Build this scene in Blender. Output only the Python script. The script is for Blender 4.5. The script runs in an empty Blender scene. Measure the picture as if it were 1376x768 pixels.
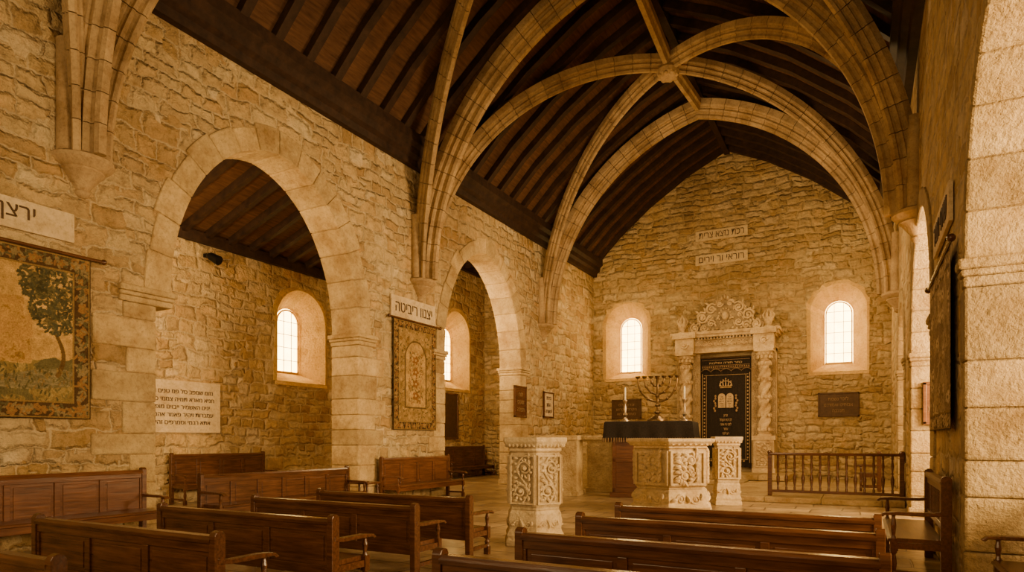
import bpy, bmesh, math, random
import numpy as np
from mathutils import Vector, Matrix
random.seed(7); np.random.seed(7)
COL=bpy.context.scene.collection
pi=math.pi

# ------------------------------------------------------------ materials
class M:
    def __init__(s,name,rough=.8,metal=0,spec=.3):
        s.m=bpy.data.materials.new(name); s.m.use_nodes=True
        s.nt=s.m.node_tree; s.b=s.nt.nodes['Principled BSDF']
        s.b.inputs['Roughness'].default_value=rough
        s.b.inputs['Metallic'].default_value=metal
        s.b.inputs['Specular IOR Level'].default_value=spec
    def n(s,t,ins=None,**pr):
        x=s.nt.nodes.new('ShaderNode'+t)
        for k,v in pr.items(): setattr(x,k,v)
        for k,v in (ins or {}).items():
            if hasattr(v,'is_output'): s.nt.links.new(v,x.inputs[k])
            else: x.inputs[k].default_value=v
        return x
    def math(s,op,a,b=0.0):
        return s.n('Math',{0:a,1:b},operation=op).outputs[0]
    def mix(s,f,a,b,mode='MIX'):
        def c(v): return v if hasattr(v,'is_output') else ((v[0],v[1],v[2],1) if isinstance(v,(tuple,list)) else (v,v,v,1))
        return s.n('MixRGB',{'Fac':f,'Color1':c(a),'Color2':c(b)},blend_type=mode).outputs[0]
    def noise(s,vec,scale,detail=3,rough=.55,out='Fac'):
        return s.n('TexNoise',{'Vector':vec,'Scale':scale,'Detail':detail,'Roughness':rough}).outputs[out]
    def ramp(s,f,stops,interp='LINEAR'):
        r=s.n('ValToRGB',{'Fac':f}); cr=r.color_ramp; cr.interpolation=interp
        while len(cr.elements)<len(stops): cr.elements.new(.5)
        for e,(p,c) in zip(cr.elements,stops): e.position=p; e.color=(c[0],c[1],c[2],1)
        return r.outputs[0]
    def pos(s): return s.n('NewGeometry').outputs['Position']
    def objc(s): return s.n('TexCoord').outputs['Object']
    def tone(s): return s.n('Attribute',attribute_name='tone').outputs['Fac']
    def bump(s,h,dist=.02,strength=.8):
        b=s.n('Bump',{'Height':h,'Distance':dist,'Strength':strength})
        s.nt.links.new(b.outputs[0],s.b.inputs['Normal'])
    def col(s,c):
        if hasattr(c,'is_output'): s.nt.links.new(c,s.b.inputs['Base Color'])
        else: s.b.inputs['Base Color'].default_value=(c[0],c[1],c[2],1)

def rubble(name,axis,pal,mort,w=.54,h=.31,w2=.37,h2=.21,bumpd=.085,d1=.32,d2=.17,ms=.024,gj=.8):
    k=M(name,.92,0,.15)
    P=k.pos(); sx=k.n('SeparateXYZ',{0:P})
    a=sx.outputs['Y'] if axis=='X' else sx.outputs['X']
    uv=k.n('CombineXYZ',{0:a,1:sx.outputs['Z'],2:0.0}).outputs[0]
    def dist(scale,amp,det):
        n1=k.n('TexNoise',{'Vector':uv,'Scale':scale,'Detail':det,'Roughness':.6}).outputs['Color']
        n1=k.n('VectorMath',{0:n1,1:(.5,.5,.5)},operation='SUBTRACT').outputs[0]
        return k.n('VectorMath',{0:n1,'Scale':amp},operation='SCALE').outputs[0]
    v=k.n('VectorMath',{0:uv,1:dist(.9,d1,1)},operation='ADD').outputs[0]
    v=k.n('VectorMath',{0:v,1:dist(3.6,d2,3)},operation='ADD').outputs[0]
    v=k.n('VectorMath',{0:v,1:dist(14,.05,2)},operation='ADD').outputs[0]
    def brick(w,h,ms,sq):
        b=k.n('TexBrick',{'Vector':v,'Color1':(0,0,0,1),'Color2':(1,1,1,1),'Mortar':(.5,.5,.5,1),'Scale':1.0,
          'Mortar Size':ms,'Mortar Smooth':1.0,'Bias':0.0,'Brick Width':w,'Row Height':h},offset=.42,offset_frequency=2,squash=sq,squash_frequency=3)
        return b.outputs['Color'],b.outputs['Fac']
    c1,f1=brick(w,h,ms,.65); c2,f2=brick(w2,h2,ms*.85,1.45)
    _,g1=brick(w,h,.08,.65); _,g2=brick(w2,h2,.06,1.45)
    mask=k.math('GREATER_THAN',k.noise(uv,.8,3),.51)
    c=k.mix(mask,c1,c2); f=k.mix(mask,f1,f2); g=k.mix(mask,g1,g2)
    col=k.ramp(c,[(i/(len(pal)-1),p) for i,p in enumerate(pal)])
    fine=k.noise(P,6,7,.72)
    col=k.mix(.8,col,k.ramp(fine,[(.28,(.44,.37,.29)),(.47,(.94,.92,.88)),(.75,(1.33,1.30,1.24))]),'MULTIPLY')
    big=k.noise(P,.5,4)
    col=k.mix(.65,col,k.ramp(big,[(.3,(.64,.53,.40)),(.5,(1,1,1)),(.75,(1.22,1.20,1.12))]),'MULTIPLY')
    og=k.noise(P,1.6,3)
    col=k.mix(.3,col,k.ramp(og,[(.5,(1,1,1)),(.68,(1.10,.84,.55))]),'MULTIPLY')
    fm=k.math('MULTIPLY',f,k.math('ADD',.12,k.math('MULTIPLY',k.noise(uv,3.1,2),1.2)))
    col=k.mix(fm,col,mort)
    k.col(col)
    hh=k.math('MULTIPLY',k.math('SUBTRACT',1.0,g),gj)
    hh=k.math('ADD',hh,k.math('MULTIPLY',k.noise(P,4.5,6,.68),2.0))
    hh=k.math('ADD',hh,k.math('MULTIPLY',k.noise(P,20,4,.65),.5))
    hh=k.math('ADD',hh,k.math('MULTIPLY',c,.6))
    k.bump(hh,bumpd,1.0)
    return k.m

def ashlar(name,c1,c2,bumpd=.012,sc=3.,stain=.7):
    k=M(name,.88,0,.15); P=k.pos()
    col=k.ramp(k.noise(P,sc,6,.65),[(.3,c1),(.7,c2)])
    col=k.mix(.7,col,k.ramp(k.noise(P,18,5,.75),[(.3,(.55,.49,.40)),(.5,(1,1,1)),(.8,(1.18,1.14,1.05))]),'MULTIPLY')
    col=k.mix(stain,col,k.ramp(k.noise(P,1.3,6,.7),[(.32,(.50,.38,.25)),(.52,(1,.98,.95)),(.8,(1.2,1.16,1.05))]),'MULTIPLY')
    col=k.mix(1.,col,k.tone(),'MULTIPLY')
    k.col(col)
    h=k.math('ADD',k.noise(P,5,6,.68),k.math('MULTIPLY',k.noise(P,30,4,.7),.4))
    k.bump(h,bumpd,1.0); return k.m

def wood(name,c1,c2,rough=.38,sc=(1.2,14,14),spec=.4):
    k=M(name,rough,0,spec); O=k.objc()
    mp=k.n('Mapping',{'Vector':O,'Scale':sc}).outputs[0]
    n=k.noise(mp,2.2,5,.65)
    col=k.ramp(n,[(.3,c1),(.7,c2)])
    col=k.mix(.5,col,k.ramp(k.noise(O,1.7,3),[(.3,(.55,.5,.45)),(.7,(1.25,1.2,1.15))]),'MULTIPLY')
    k.col(col); k.bump(n,.004,.6); return k.m

def plain(name,c,rough=.7,metal=0,var=.25,sc=12,bd=.003,spec=.3):
    k=M(name,rough,metal,spec); O=k.objc(); n=k.noise(O,sc,4,.6)
    lo=tuple(x*(1-var) for x in c); hi=tuple(min(1,x*(1+var)) for x in c)
    k.col(k.ramp(n,[(.3,lo),(.7,hi)])); k.bump(n,bd,.7); return k.m

RUB_L=rubble('rubble_side','X',[(.46,.31,.14),(.72,.55,.30),(.58,.41,.19),(.77,.62,.37),(.50,.34,.155),(.72,.52,.26),(.64,.47,.24),(.83,.69,.45)],(.66,.51,.30))
RUB_B=rubble('rubble_gable','Y',[(.47,.32,.145),(.62,.45,.22),(.71,.55,.30),(.52,.36,.165),(.77,.61,.36)],(.50,.36,.18),w=.58,h=.26,w2=.42,h2=.18,bumpd=.10,d1=.32,d2=.17,ms=.018,gj=.75)
ASH=ashlar('dressed_stone',(.50,.35,.16),(.72,.55,.29),.06)
RIBM=ashlar('rib_stone',(.38,.26,.13),(.57,.42,.23),.028,2.)
CARVE=ashlar('carved_stone',(.60,.46,.25),(.78,.63,.39),.03,5.,.6)
ARKM=ashlar('ark_stone',(.48,.35,.18),(.70,.55,.33),.02,4.,.7)
PLAST=ashlar('window_reveal_stone',(.72,.46,.15),(.84,.60,.24),.035,3.,.5)
WOOD=wood('pew_wood',(.050,.019,.008),(.155,.064,.025),.22,spec=.5)
WOODR=wood('panel_wood_red',(.080,.030,.011),(.21,.085,.032),.28)
RWOOD=wood('rafter_wood',(.020,.011,.007),(.058,.030,.016),.65,(3,3,3),.25)
BWOOD=wood('roof_board_wood',(.066,.032,.016),(.165,.082,.040),.7,(9,1,9),.2)
BRASS=plain('aged_bronze',(.16,.10,.045),.36,.85)
SILV=plain('silver',(.42,.33,.22),.35,.9)
BRONZE=plain('dark_bronze',(.09,.05,.023),.5,.3)
CANDLE=plain('candle_wax',(.85,.75,.55),.5)
INK=plain('ink',(.08,.045,.022),.8)
SIGN=ashlar('sign_stone',(.62,.48,.28),(.74,.60,.38),.006,4.,.5)
SIGNB=ashlar('weathered_sign_stone',(.56,.42,.23),(.67,.53,.31),.01,4.,.5)
PAPER=plain('paper',(.6,.47,.29),.8)
BLACKC=plain('dark_velvet',(.020,.014,.010),.9,0,.4,30)
GOLD=plain('pale_gold_thread',(.42,.29,.14),.5,.3)
FRINGE=plain('fringe',(.28,.18,.09),.8)
IRON=plain('black_iron',(.02,.02,.02),.5,.8)

k=M('flagstone',.28,0,.5); P=k.pos()
nn=k.n('TexNoise',{'Vector':P,'Scale':1.2}).outputs['Color']
nn=k.n('VectorMath',{0:nn,'Scale':.12},operation='SCALE').outputs[0]
vv=k.n('VectorMath',{0:P,1:nn},operation='ADD').outputs[0]
b=k.n('TexBrick',{'Vector':vv,'Color1':(.30,.20,.10,1),'Color2':(.52,.38,.21,1),'Mortar':(.09,.055,.027,1),'Scale':1.0,'Mortar Size':.015,'Mortar Smooth':.4,'Brick Width':.85,'Row Height':.6},offset=.37)
cc=k.mix(.8,b.outputs['Color'],k.ramp(k.noise(P,3,5,.65),[(.3,(.42,.36,.3)),(.6,(1.1,1.1,1.05))]),'MULTIPLY')
k.col(cc); k.bump(k.math('ADD',k.math('SUBTRACT',1.,b.outputs['Fac']),k.math('MULTIPLY',k.noise(P,6,4),.8)),.018,1.)
FLOORM=k.m

def glow(name,c,st):
    k=M(name,.5); k.col((.8,.7,.5)); O=k.objc()
    n=k.noise(O,2.5,2)
    e=k.ramp(n,[(.3,(c[0]*.85,c[1]*.8,c[2]*.7)),(.6,c)])
    k.nt.links.new(e,k.b.inputs['Emission Color']); k.b.inputs['Emission Strength'].default_value=st
    return k.m
PANE=glow('daylight_glass',(1.,.64,.20),20.)

def vcol(name,rough=.95):
    k=M(name,rough,0,.1)
    a=k.n('Attribute',attribute_name='paint').outputs['Color']
    O=k.objc(); n=k.noise(O,60,3)
    c=k.mix(.7,a,k.ramp(n,[(.3,(.5,.5,.5)),(.7,(1.25,1.25,1.25))]),'MULTIPLY')
    c=k.mix(.5,c,k.ramp(k.noise(O,5,5,.7),[(.35,(.6,.55,.5)),(.6,(1.1,1.05,1.0))]),'MULTIPLY')
    k.col(c); k.bump(n,.005,.8)
    return k.m
WOVEN=vcol('woven_wool')

# ------------------------------------------------------------ mesh builder
class MB:
    def __init__(s): s.v=[];s.f=[];s.t=[]
    def add(s,vs,fs,tone=1.):
        o=len(s.v); s.v+=[tuple(p) for p in vs]
        for f in fs: s.f.append(tuple(i+o for i in f)); s.t.append(tone)
        return s
    def box(s,x0,x1,y0,y1,z0,z1,tone=1.):
        return s.add([(x0,y0,z0),(x1,y0,z0),(x1,y1,z0),(x0,y1,z0),(x0,y0,z1),(x1,y0,z1),(x1,y1,z1),(x0,y1,z1)],
          [(0,3,2,1),(4,5,6,7),(0,1,5,4),(1,2,6,5),(2,3,7,6),(3,0,4,7)],tone)
    def loft(s,rings,cap=True,tone=1.,closed=True):
        n=len(rings[0]); vs=[p for r in rings for p in r]; fs=[]
        for i in range(len(rings)-1):
            for j in range(n if closed else n-1):
                j2=(j+1)%n; fs.append((i*n+j,i*n+j2,(i+1)*n+j2,(i+1)*n+j))
        if cap: fs.append(tuple(range(n))[::-1]); fs.append(tuple((len(rings)-1)*n+j for j in range(n)))
        return s.add(vs,fs,tone)
    def prism(s,poly,axis,a0,a1,tone=1.):
        m={'x':lambda u,w,a:(a,u,w),'y':lambda u,w,a:(u,a,w),'z':lambda u,w,a:(u,w,a)}[axis]
        return s.loft([[m(u,w,a0) for u,w in poly],[m(u,w,a1) for u,w in poly]],True,tone)
    def lathe(s,prof,cx=0,cy=0,n=16,a0=0.,a1=None,tone=1.,rot=0.):
        if a1 is None:
            rings=[[(cx+r*math.cos(rot+2*pi*j/n),cy+r*math.sin(rot+2*pi*j/n),z) for j in range(n)] for r,z in prof]
        else:
            rings=[[(cx+r*math.cos(a0+(a1-a0)*j/(n-1)),cy+r*math.sin(a0+(a1-a0)*j/(n-1)),z) for j in range(n)] for r,z in prof]
        return s.loft(rings,True,tone)
    def tube(s,pts,r,n=8,tone=1.):
        pts=[Vector(p) for p in pts]; rings=[]; up=None
        for i,p in enumerate(pts):
            t=(pts[min(i+1,len(pts)-1)]-pts[max(i-1,0)]).normalized()
            if up is None:
                up=Vector((0,0,1)) if abs(t.z)<.9 else Vector((0,1,0))
            a=t.cross(up).normalized(); b=a.cross(t).normalized(); up=b
            rr=r[i] if isinstance(r,(list,tuple)) else r
            rings.append([p+a*rr*math.cos(2*pi*j/n)+b*rr*math.sin(2*pi*j/n) for j in range(n)])
        return s.loft(rings,True,tone)
    def ball(s,c,rx,ry,rz,n=8,m=5,tone=1.):
        rings=[]
        for i in range(m+1):
            a=-pi/2+pi*i/m; q=max(math.cos(a),.05)
            rings.append([(c[0]+rx*q*math.cos(2*pi*j/n),c[1]+ry*q*math.sin(2*pi*j/n),c[2]+rz*math.sin(a)) for j in range(n)])
        return s.loft(rings,True,tone)
    def merge(s,o,mat):
        k=len(s.v); s.v+=[tuple(mat@Vector(p)) for p in o.v]
        s.f+=[tuple(i+k for i in f) for f in o.f]; s.t+=o.t; return s
    def mesh(s,name,mat):
        me=bpy.data.meshes.new(name); me.from_pydata(s.v,[],s.f)
        bm=bmesh.new(); bm.from_mesh(me); bmesh.ops.recalc_face_normals(bm,faces=bm.faces); bm.to_mesh(me); bm.free()
        at=me.attributes.new('tone','FLOAT','FACE'); at.data.foreach_set('value',s.t)
        me.materials.append(mat); return me
    def obj(s,name,mat,parent=None,loc=(0,0,0),rz=0,smooth=False,bevel=0,**kw):
        return mkobj(name,s.mesh(name,mat),parent,loc,rz,smooth,bevel,**kw)

def mkobj(name,me,parent=None,loc=(0,0,0),rz=0,smooth=False,bevel=0,**kw):
    o=bpy.data.objects.new(name,me); COL.objects.link(o)
    o.location=loc; o.rotation_euler=(0,0,math.radians(rz)); o.parent=parent
    if smooth and me:
        me.polygons.foreach_set('use_smooth',[True]*len(me.polygons))
        try: me.set_sharp_from_angle(angle=math.radians(40))
        except Exception: pass
    if bevel:
        m=o.modifiers.new('b','BEVEL'); m.width=bevel; m.segments=2; m.limit_method='ANGLE'
    for a,v in kw.items(): o[a]=v
    return o
def root(name,label,category,loc=(0,0,0),rz=0,**kw):
    e=mkobj(name,None,None,loc,rz,label=label,category=category,**kw); e.empty_display_size=.2; return e
def copy_thing(src,loc,rz=0,**kw):
    def cp(o,par):
        c=o.copy(); COL.objects.link(c); c.parent=par
        for ch in list(o.children): cp(ch,c)
        return c
    r=cp(src,None); r.location=loc; r.rotation_euler=(0,0,math.radians(rz))
    for a,v in kw.items(): r[a]=v
    return r
def text_mesh(s,size,ext=.006,name='lettering',mat=None,align='CENTER',spacing=1.):
    cu=bpy.data.curves.new(name,'FONT'); cu.body=s; cu.size=size; cu.extrude=ext; cu.align_x=align; cu.align_y='CENTER'
    cu.space_line=1.25; cu.space_character=spacing
    o=bpy.data.objects.new('tmp',cu); COL.objects.link(o); bpy.context.view_layer.update()
    dg=bpy.context.evaluated_depsgraph_get()
    me=bpy.data.meshes.new_from_object(o.evaluated_get(dg)); me.name=name
    bpy.data.objects.remove(o); me.transform(Matrix.Rotation(pi/2,4,'X'))
    me.materials.clear(); me.materials.append(mat or INK); return me
def heb(s): return '\n'.join(l[::-1] for l in s.replace('ד','ר').split('\n'))
def fit_text(par,s,w,h,y,cz,mat=None,name='lettering',ext=.006,cx=0):
    me=text_mesh(heb(s),1.,ext,name,mat)
    xs=[v.co.x for v in me.vertices]; zs=[v.co.z for v in me.vertices]
    if xs:
        sx=w/(max(xs)-min(xs)); sz=h/(max(zs)-min(zs)); mx=(max(xs)+min(xs))/2; mz=(max(zs)+min(zs))/2
        me.transform(Matrix.Diagonal((sx,1,sz,1))@Matrix.Translation((-mx,0,-mz)))
    return mkobj(name,me,par,(cx,y,cz))

# ------------------------------------------------------------ dimensions
XL=-9.3; XR=.79; YB=24.1; YF=-3.; T=.7; XC=(XL+XR)/2; XO=-13.3; YE=22.5
PROF=[(0,8.15),(1.1,9.27),(2.3,10.25),(3.7,11.15),(5.045,11.8)]
PROFX=[(XL+a,z) for a,z in PROF]+[(XR-a,z) for a,z in PROF[::-1][1:]]

def arch_curve(a0,a1,z0,rise,w,n,rnd=.85):
    a=(a1-a0)/2; R=(a*a+rise*rise)/(2*a); mid=(a0+a1)/2; cx=a0+R; pin=math.acos((mid-cx)/R)
    N=[]
    for i in range(n+1):
        f=i/n; an=pi-(pi-pin)*f; e=f*pi/2
        px=cx+R*math.cos(an); pz=z0+R*math.sin(an)
        ex=a0+a*(1-math.cos(e)); ez=z0+rise*math.sin(e)
        N.append((px*(1-rnd)+ex*rnd,pz*(1-rnd)+ez*rnd))
    L=[]
    for i in range(n+1):
        p=N[max(0,i-1)]; q=N[min(n,i+1)]
        if i==0: nx,nz=-1,0
        else:
            tx,tz=q[0]-p[0],q[1]-p[1]; l=math.hypot(tx,tz); nx,nz=-tz/l,tx/l
        o=(N[i][0]+nx*w,N[i][1]+nz*w)
        if i==n: o=(mid,N[i][1]+w*1.02)
        L.append((N[i],(min(o[0],mid),o[1])))
    Rr=[((2*mid-p[0],p[1]),(2*mid-q[0],q[1])) for p,q in L[::-1]]
    return L,Rr
def arch_poly(a0,a1,z0,rise,zb,n=16,j0=0,j1=0):
    L,R=arch_curve(a0,a1,z0,rise,0,n)
    return [(a0-j0,zb)]+([(a0-j0,z0-.1),(a0,z0-.1)] if j0 else [])+[p for p,_ in L]+[p for p,_ in R[1:]]+[(a1,zb)]
def boolean(base,cutters,name,mat):
    o=base.obj(name,mat); cs=[]
    for c in cutters:
        co=c.obj('cut',mat); cs.append(co)
        m=o.modifiers.new('b','BOOLEAN'); m.operation='DIFFERENCE'; m.object=co; m.solver='EXACT'
    bpy.context.view_layer.update()
    me=bpy.data.meshes.new_from_object(o.evaluated_get(bpy.context.evaluated_depsgraph_get()))
    o.modifiers.clear(); o.data=me; me.name=name
    for c in cs: bpy.data.objects.remove(c)
    return o
def struct(o,label):
    o['kind']='structure'; o['label']=label; return o

# ------------------------------------------------------------ windows
def warch(w,z0,z1,y,n=14):
    r=w/2; pts=[(-r,y,z0)]
    for i in range(n+1):
        a=pi-pi*i/n; pts.append((r*math.cos(a),y,z1-r+r*math.sin(a)))
    pts.append((r,y,z0)); return pts
wn=[0]
def window(x,y,rz,W,z0,z1,w,iz0,iz1,depth=.6):
    wn[0]+=1
    mt=Matrix.Translation((x,y,0))@Matrix.Rotation(math.radians(rz),4,'Z')
    cut=MB(); k=.1/depth
    f=warch(W,z0,z1,0); b=warch(w,iz0,iz1,depth)
    ext=[tuple(p[i]+(p[i]-q[i])*k for i in range(3)) for p,q in zip(f,b)]
    c0=MB().loft([ext,b]); cut.merge(c0,mt)
    e=root('window_%d'%wn[0],'round arched splayed stone window with bright leaded glass','window',(x,y,0),rz,kind='structure')
    del e['category']
    rev=MB()
    f2=warch(W-.03,z0+.02,z1-.015,-.012); b2=warch(w-.03,iz0+.02,iz1-.015,depth-.01)
    for i in range(len(f2)-1):
        g=[f2[i],f2[i+1],b2[i+1],b2[i]]; t=.8+.2*random.random(); rev.add(g,[(0,1,2,3)],t)
    rev.add([f2[0],f2[-1],b2[-1],b2[0]],[(0,1,2,3)],1.)
    n=len(f2); rj=[.05+.1*random.random() for _ in f2]
    o2=[(p[0]+(1 if p[0]>0 else -1)*rj[i],-.012,p[2]+(0 if i in(0,n-1) else rj[i]*.8)) for i,p in enumerate(f2)]
    for i in range(n-1):
        t=.75+.25*random.random()
        rev.loft([[f2[i],f2[i+1],o2[i+1],o2[i]],[(p[0],.02,p[2]) for p in (f2[i],f2[i+1],o2[i+1],o2[i])]],True,t)
    rev.box(-W/2-.04,W/2+.04,-.025,.03,z0-.08,z0+.01,1.)
    rev.obj('reveal',PLAST,e)
    p=MB(); b3=warch(w+.02,iz0-.01,iz1+.01,depth-.04); p.add(b3,[tuple(range(len(b3)))]); p.obj('glass_pane',PANE,e,label='bright leaded daylight glass')
    m=MB(); yy=depth-.06
    for i in range(1,3): xx=-w/2+w*i/3; m.box(xx-.008,xx+.008,yy-.006,yy+.006,iz0,iz1-.08)
    nz=max(4,int((iz1-iz0)/.3))
    for i in range(1,nz): zz=iz0+(iz1-iz0)*i/nz; ww=w/2 if zz<iz1-w/2 else math.sqrt(max(0,(w/2)**2-(zz-iz1+w/2)**2)); m.box(-ww,ww,yy-.006,yy+.006,zz-.008,zz+.008)
    m.obj('muntin',BRONZE,e,kind='stuff')
    fr=MB(); a=warch(w-.02,iz0+.01,iz1-.01,depth-.07); c=warch(w-.1,iz0+.05,iz1-.05,depth-.07)
    for i in range(len(a)-1):
        q=[a[i],a[i+1],c[i+1],c[i]]; fr.loft([q,[(v[0],depth-.02,v[2]) for v in q]])
    fr.box(-w/2,w/2,depth-.07,depth-.02,iz0,iz0+.05)
    fr.obj('window_frame',PLAST,e)
    return cut

base=MB(); base.prism([(XL-.05,-.1),(XR+.05,-.1)]+[(x,z+.12) for x,z in PROFX[::-1]],'y',YB,YB+.9)
cuts=[window(-7.95,YB,0,1.7,3.7,6.6,.84,3.98,6.1),window(-.72,YB,0,1.7,3.62,6.55,.84,3.95,6.05)]
struct(boolean(base,cuts,'wall_back',RUB_B),'golden rubble stone gable wall with two arched windows')
A1=(6.3,10.56,3.6,2.95); A2=(13.7,17.9,3.6,3.0)
base=MB(); base.box(XL-T,XL,YF,YB+.9,-.1,8.3)
cuts=[MB().prism(arch_poly(A[0],A[1],A[2],A[3],-.3,j0=j),'x',XL-T-.2,XL+.2) for A,j in ((A1,.25),(A2,0))]
struct(boolean(base,cuts,'wall_left',RUB_L),'honey coloured rubble stone arcade wall with arches')
B0=(3.7,6.8,2.92,1.62); B1=(10.0,14.0,2.95,2.02); B2=(16.4,19.0,3.1,1.5)
base=MB(); base.box(XR,XR+T,YF,YB+.9,-.1,8.3)
cuts=[MB().prism(arch_poly(A[0],A[1],A[2],A[3],-.3),'x',XR-.2,XR+T+.2) for A in (B0,B1,B2)]
struct(boolean(base,cuts,'wall_right',RUB_L),'rubble stone arcade wall with arched openings')
base=MB(); base.box(XO-.8,XO,YF,YE+.6,-.1,8.4)
cuts=[window(XO,12.85,90,1.75,2.9,5.4,.8,3.2,4.95),window(XO,20.45,90,1.8,3.25,6.15,.88,3.6,5.6)]
struct(boolean(base,cuts,'wall_outer',RUB_L),'rubble stone aisle wall with arched windows')
struct(MB().box(XO,XL-T,YE,YE+.5,-.1,8.4).obj('wall_aisle_end',RUB_B),'rubble stone end wall of the side aisle')
struct(MB().box(XO,XL-T,14.2,14.6,6.1,8.4).obj('wall_aisle_partition',RUB_B),'rubble stone wall above the side aisle')
struct(MB().box(4.4,4.9,YF,YB+.9,-.1,6.0).obj('wall_right_outer',RUB_L),'plain stone outer wall beyond the arcade')
struct(MB().box(XR+T,4.4,YB-.2,YB+.4,-.1,6.0).obj('wall_right_end',RUB_B),'stone end wall beyond the arcade')
struct(MB().box(XO-.8,4.9,YF,YB+.9,-.25,0).obj('floor',FLOORM),'worn brown flagstone floor')

# ------------------------------------------------------------ roof
c=MB(); ring=[(x,z+.02) for x,z in PROFX]+[(x,z+.14) for x,z in PROFX[::-1]]
c.prism(ring,'y',YF,YB+.9)
ceil=struct(c.obj('ceiling',BWOOD),'dark timber boarded roof with rafters')
rf=MB(); w=.085
for side in (0,1):
    pts=PROFX[:5] if side==0 else PROFX[4:]
    poly=[(x,z+.01) for x,z in pts]+[(x,z-.2) for x,z in pts[::-1]]
    rf.prism(poly,'y',-w,w)
rme=rf.mesh('rafter',RWOOD)
y=YF+.3
while y<YB: mkobj('rafter',rme,ceil,(0,y,0)); y+=.72
for sgn,x0 in ((1,XL),(-1,XR)):
    poly=[(x0,7.72),(x0+sgn*.14,7.72),(x0+sgn*.16,7.86),(x0+sgn*.26,7.92),(x0+sgn*.28,8.06),(x0+sgn*.38,8.14),(x0+sgn*.38,8.36),(x0,8.36)]
    q=MB(); q.prism(poly,'y',YF,YB); struct(q.obj('trim_%d'%(1 if sgn>0 else 2),RWOOD),'dark moulded timber cornice along the wall top')
rd=MB(); rd.box(XC-.09,XC+.09,YF,YB,11.5,11.77); rd.obj('ridge_beam',RWOOD,ceil)
def lean(n,y0,y1,za,zb,x0,x1):
    c=MB(); c.prism([(x0,za),(x1,zb),(x1,zb+.12),(x0,za+.12)],'y',y0,y1)
    o=struct(c.obj(n,BWOOD),'dark timber lean-to roof over the side aisle')
    r=MB().prism([(x0,za+.01),(x1,zb+.01),(x1,zb-.17),(x0,za-.17)],'y',-.06,.06).mesh('rafter',RWOOD)
    y=y0+.3
    while y<y1: mkobj('rafter',r,o,(0,y,0)); y+=.6
    MB().box(x0,x0+.14,y0,y1,za-.25,za-.02).obj('wall_plate',RWOOD,o)
lean('ceiling_aisle',YF,14.2,6.1,7.3,XO,XL-T)
lean('ceiling_chapel',14.6,YE,8.0,8.3,XO,XL-T)
struct(MB().box(XR+T,4.4,YF,YB,5.9,6.05).obj('ceiling_right',BWOOD),'dark boarded ceiling beyond the arcade')

# ------------------------------------------------------------ arches
tn=[2]
def trim(mb,mat,label,**kw):
    tn[0]+=1; return struct(mb.obj('trim_%d'%tn[0],mat,**kw),label)
def arch_trim(A,x0,x1,w=.5,nv=8,lab='dressed stone arch ring with jambs and imposts',j0=0,s=1.,qw=1.,tb=1.):
    a0,a1,z0,rise=A; p=.03
    mb=MB(); L,R=arch_curve(a0+.03,a1-.03,z0,rise-.03,w,nv*4)
    for S in (L,R):
        for v in range(nv):
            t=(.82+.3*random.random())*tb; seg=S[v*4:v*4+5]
            def lerp(A,B,f): return (A[0]+(B[0]-A[0])*f,A[1]+(B[1]-A[1])*f)
            seg=list(seg); g=.02
            s0=(lerp(seg[0][0],seg[1][0],g),lerp(seg[0][1],seg[1][1],g)); s3=(lerp(seg[4][0],seg[3][0],g),lerp(seg[4][1],seg[3][1],g))
            ex=random.uniform(-.12,.12)
            seg=[s0]+seg[1:4]+[s3]; dp=random.uniform(-.008,.008)
            rings=[[(x0-p,i[0],i[1]),(x1+p+dp,i[0],i[1]),(x1+p+dp,*lerp(i,o,1+ex)),(x0-p,*lerp(i,o,1+ex))] for i,o in seg]
            mb.loft(rings,True,t)
    for side,(e,sg,jo) in enumerate(((a0,-1,j0),(a1,1,0))):
        z=0; e2=e+sg*jo; kk=0
        while z<z0-.3:
            hh=min(random.uniform(.3,.52),z0-.22-z)
            if hh<.16 or z0-.22-z-hh<.16: hh=z0-.22-z
            kk+=1; wd=(random.uniform(.35,.55) if kk%2 else random.uniform(.65,.95))*qw
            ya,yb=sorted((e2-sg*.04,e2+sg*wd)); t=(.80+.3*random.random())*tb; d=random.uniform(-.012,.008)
            mb.box(x0-p,x1+p+d,ya,yb,z+.003,z+hh-.003,t); z+=hh
            if z0-.22-z<.02: break
        for k,(dz0,dz1,pr) in enumerate(((-.22,-.13,.025),(-.13,-.07,.05),(-.07,.02,.075))):
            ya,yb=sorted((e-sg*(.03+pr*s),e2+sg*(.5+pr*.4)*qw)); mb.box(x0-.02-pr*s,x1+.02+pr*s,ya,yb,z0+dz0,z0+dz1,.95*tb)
        ya,yb=sorted((e2-sg*.06,e2+sg*.6*qw)); mb.box(x0-.07,x1+.07*min(1,qw+.2),ya,yb,0,.16,.85*tb)
    trim(mb,ASH,lab,bevel=.025)
arch_trim(A1,XL-T,XL,.42,j0=.25); arch_trim(A2,XL-T,XL,.4)
arch_trim(B0,XR,XR+T,.14,6,s=.8,qw=.25,tb=.72); arch_trim(B1,XR,XR+T,.3,s=.7,qw=.7,tb=.75); arch_trim(B2,XR,XR+T,.3,6,s=.7,qw=.7,tb=.75)

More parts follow.
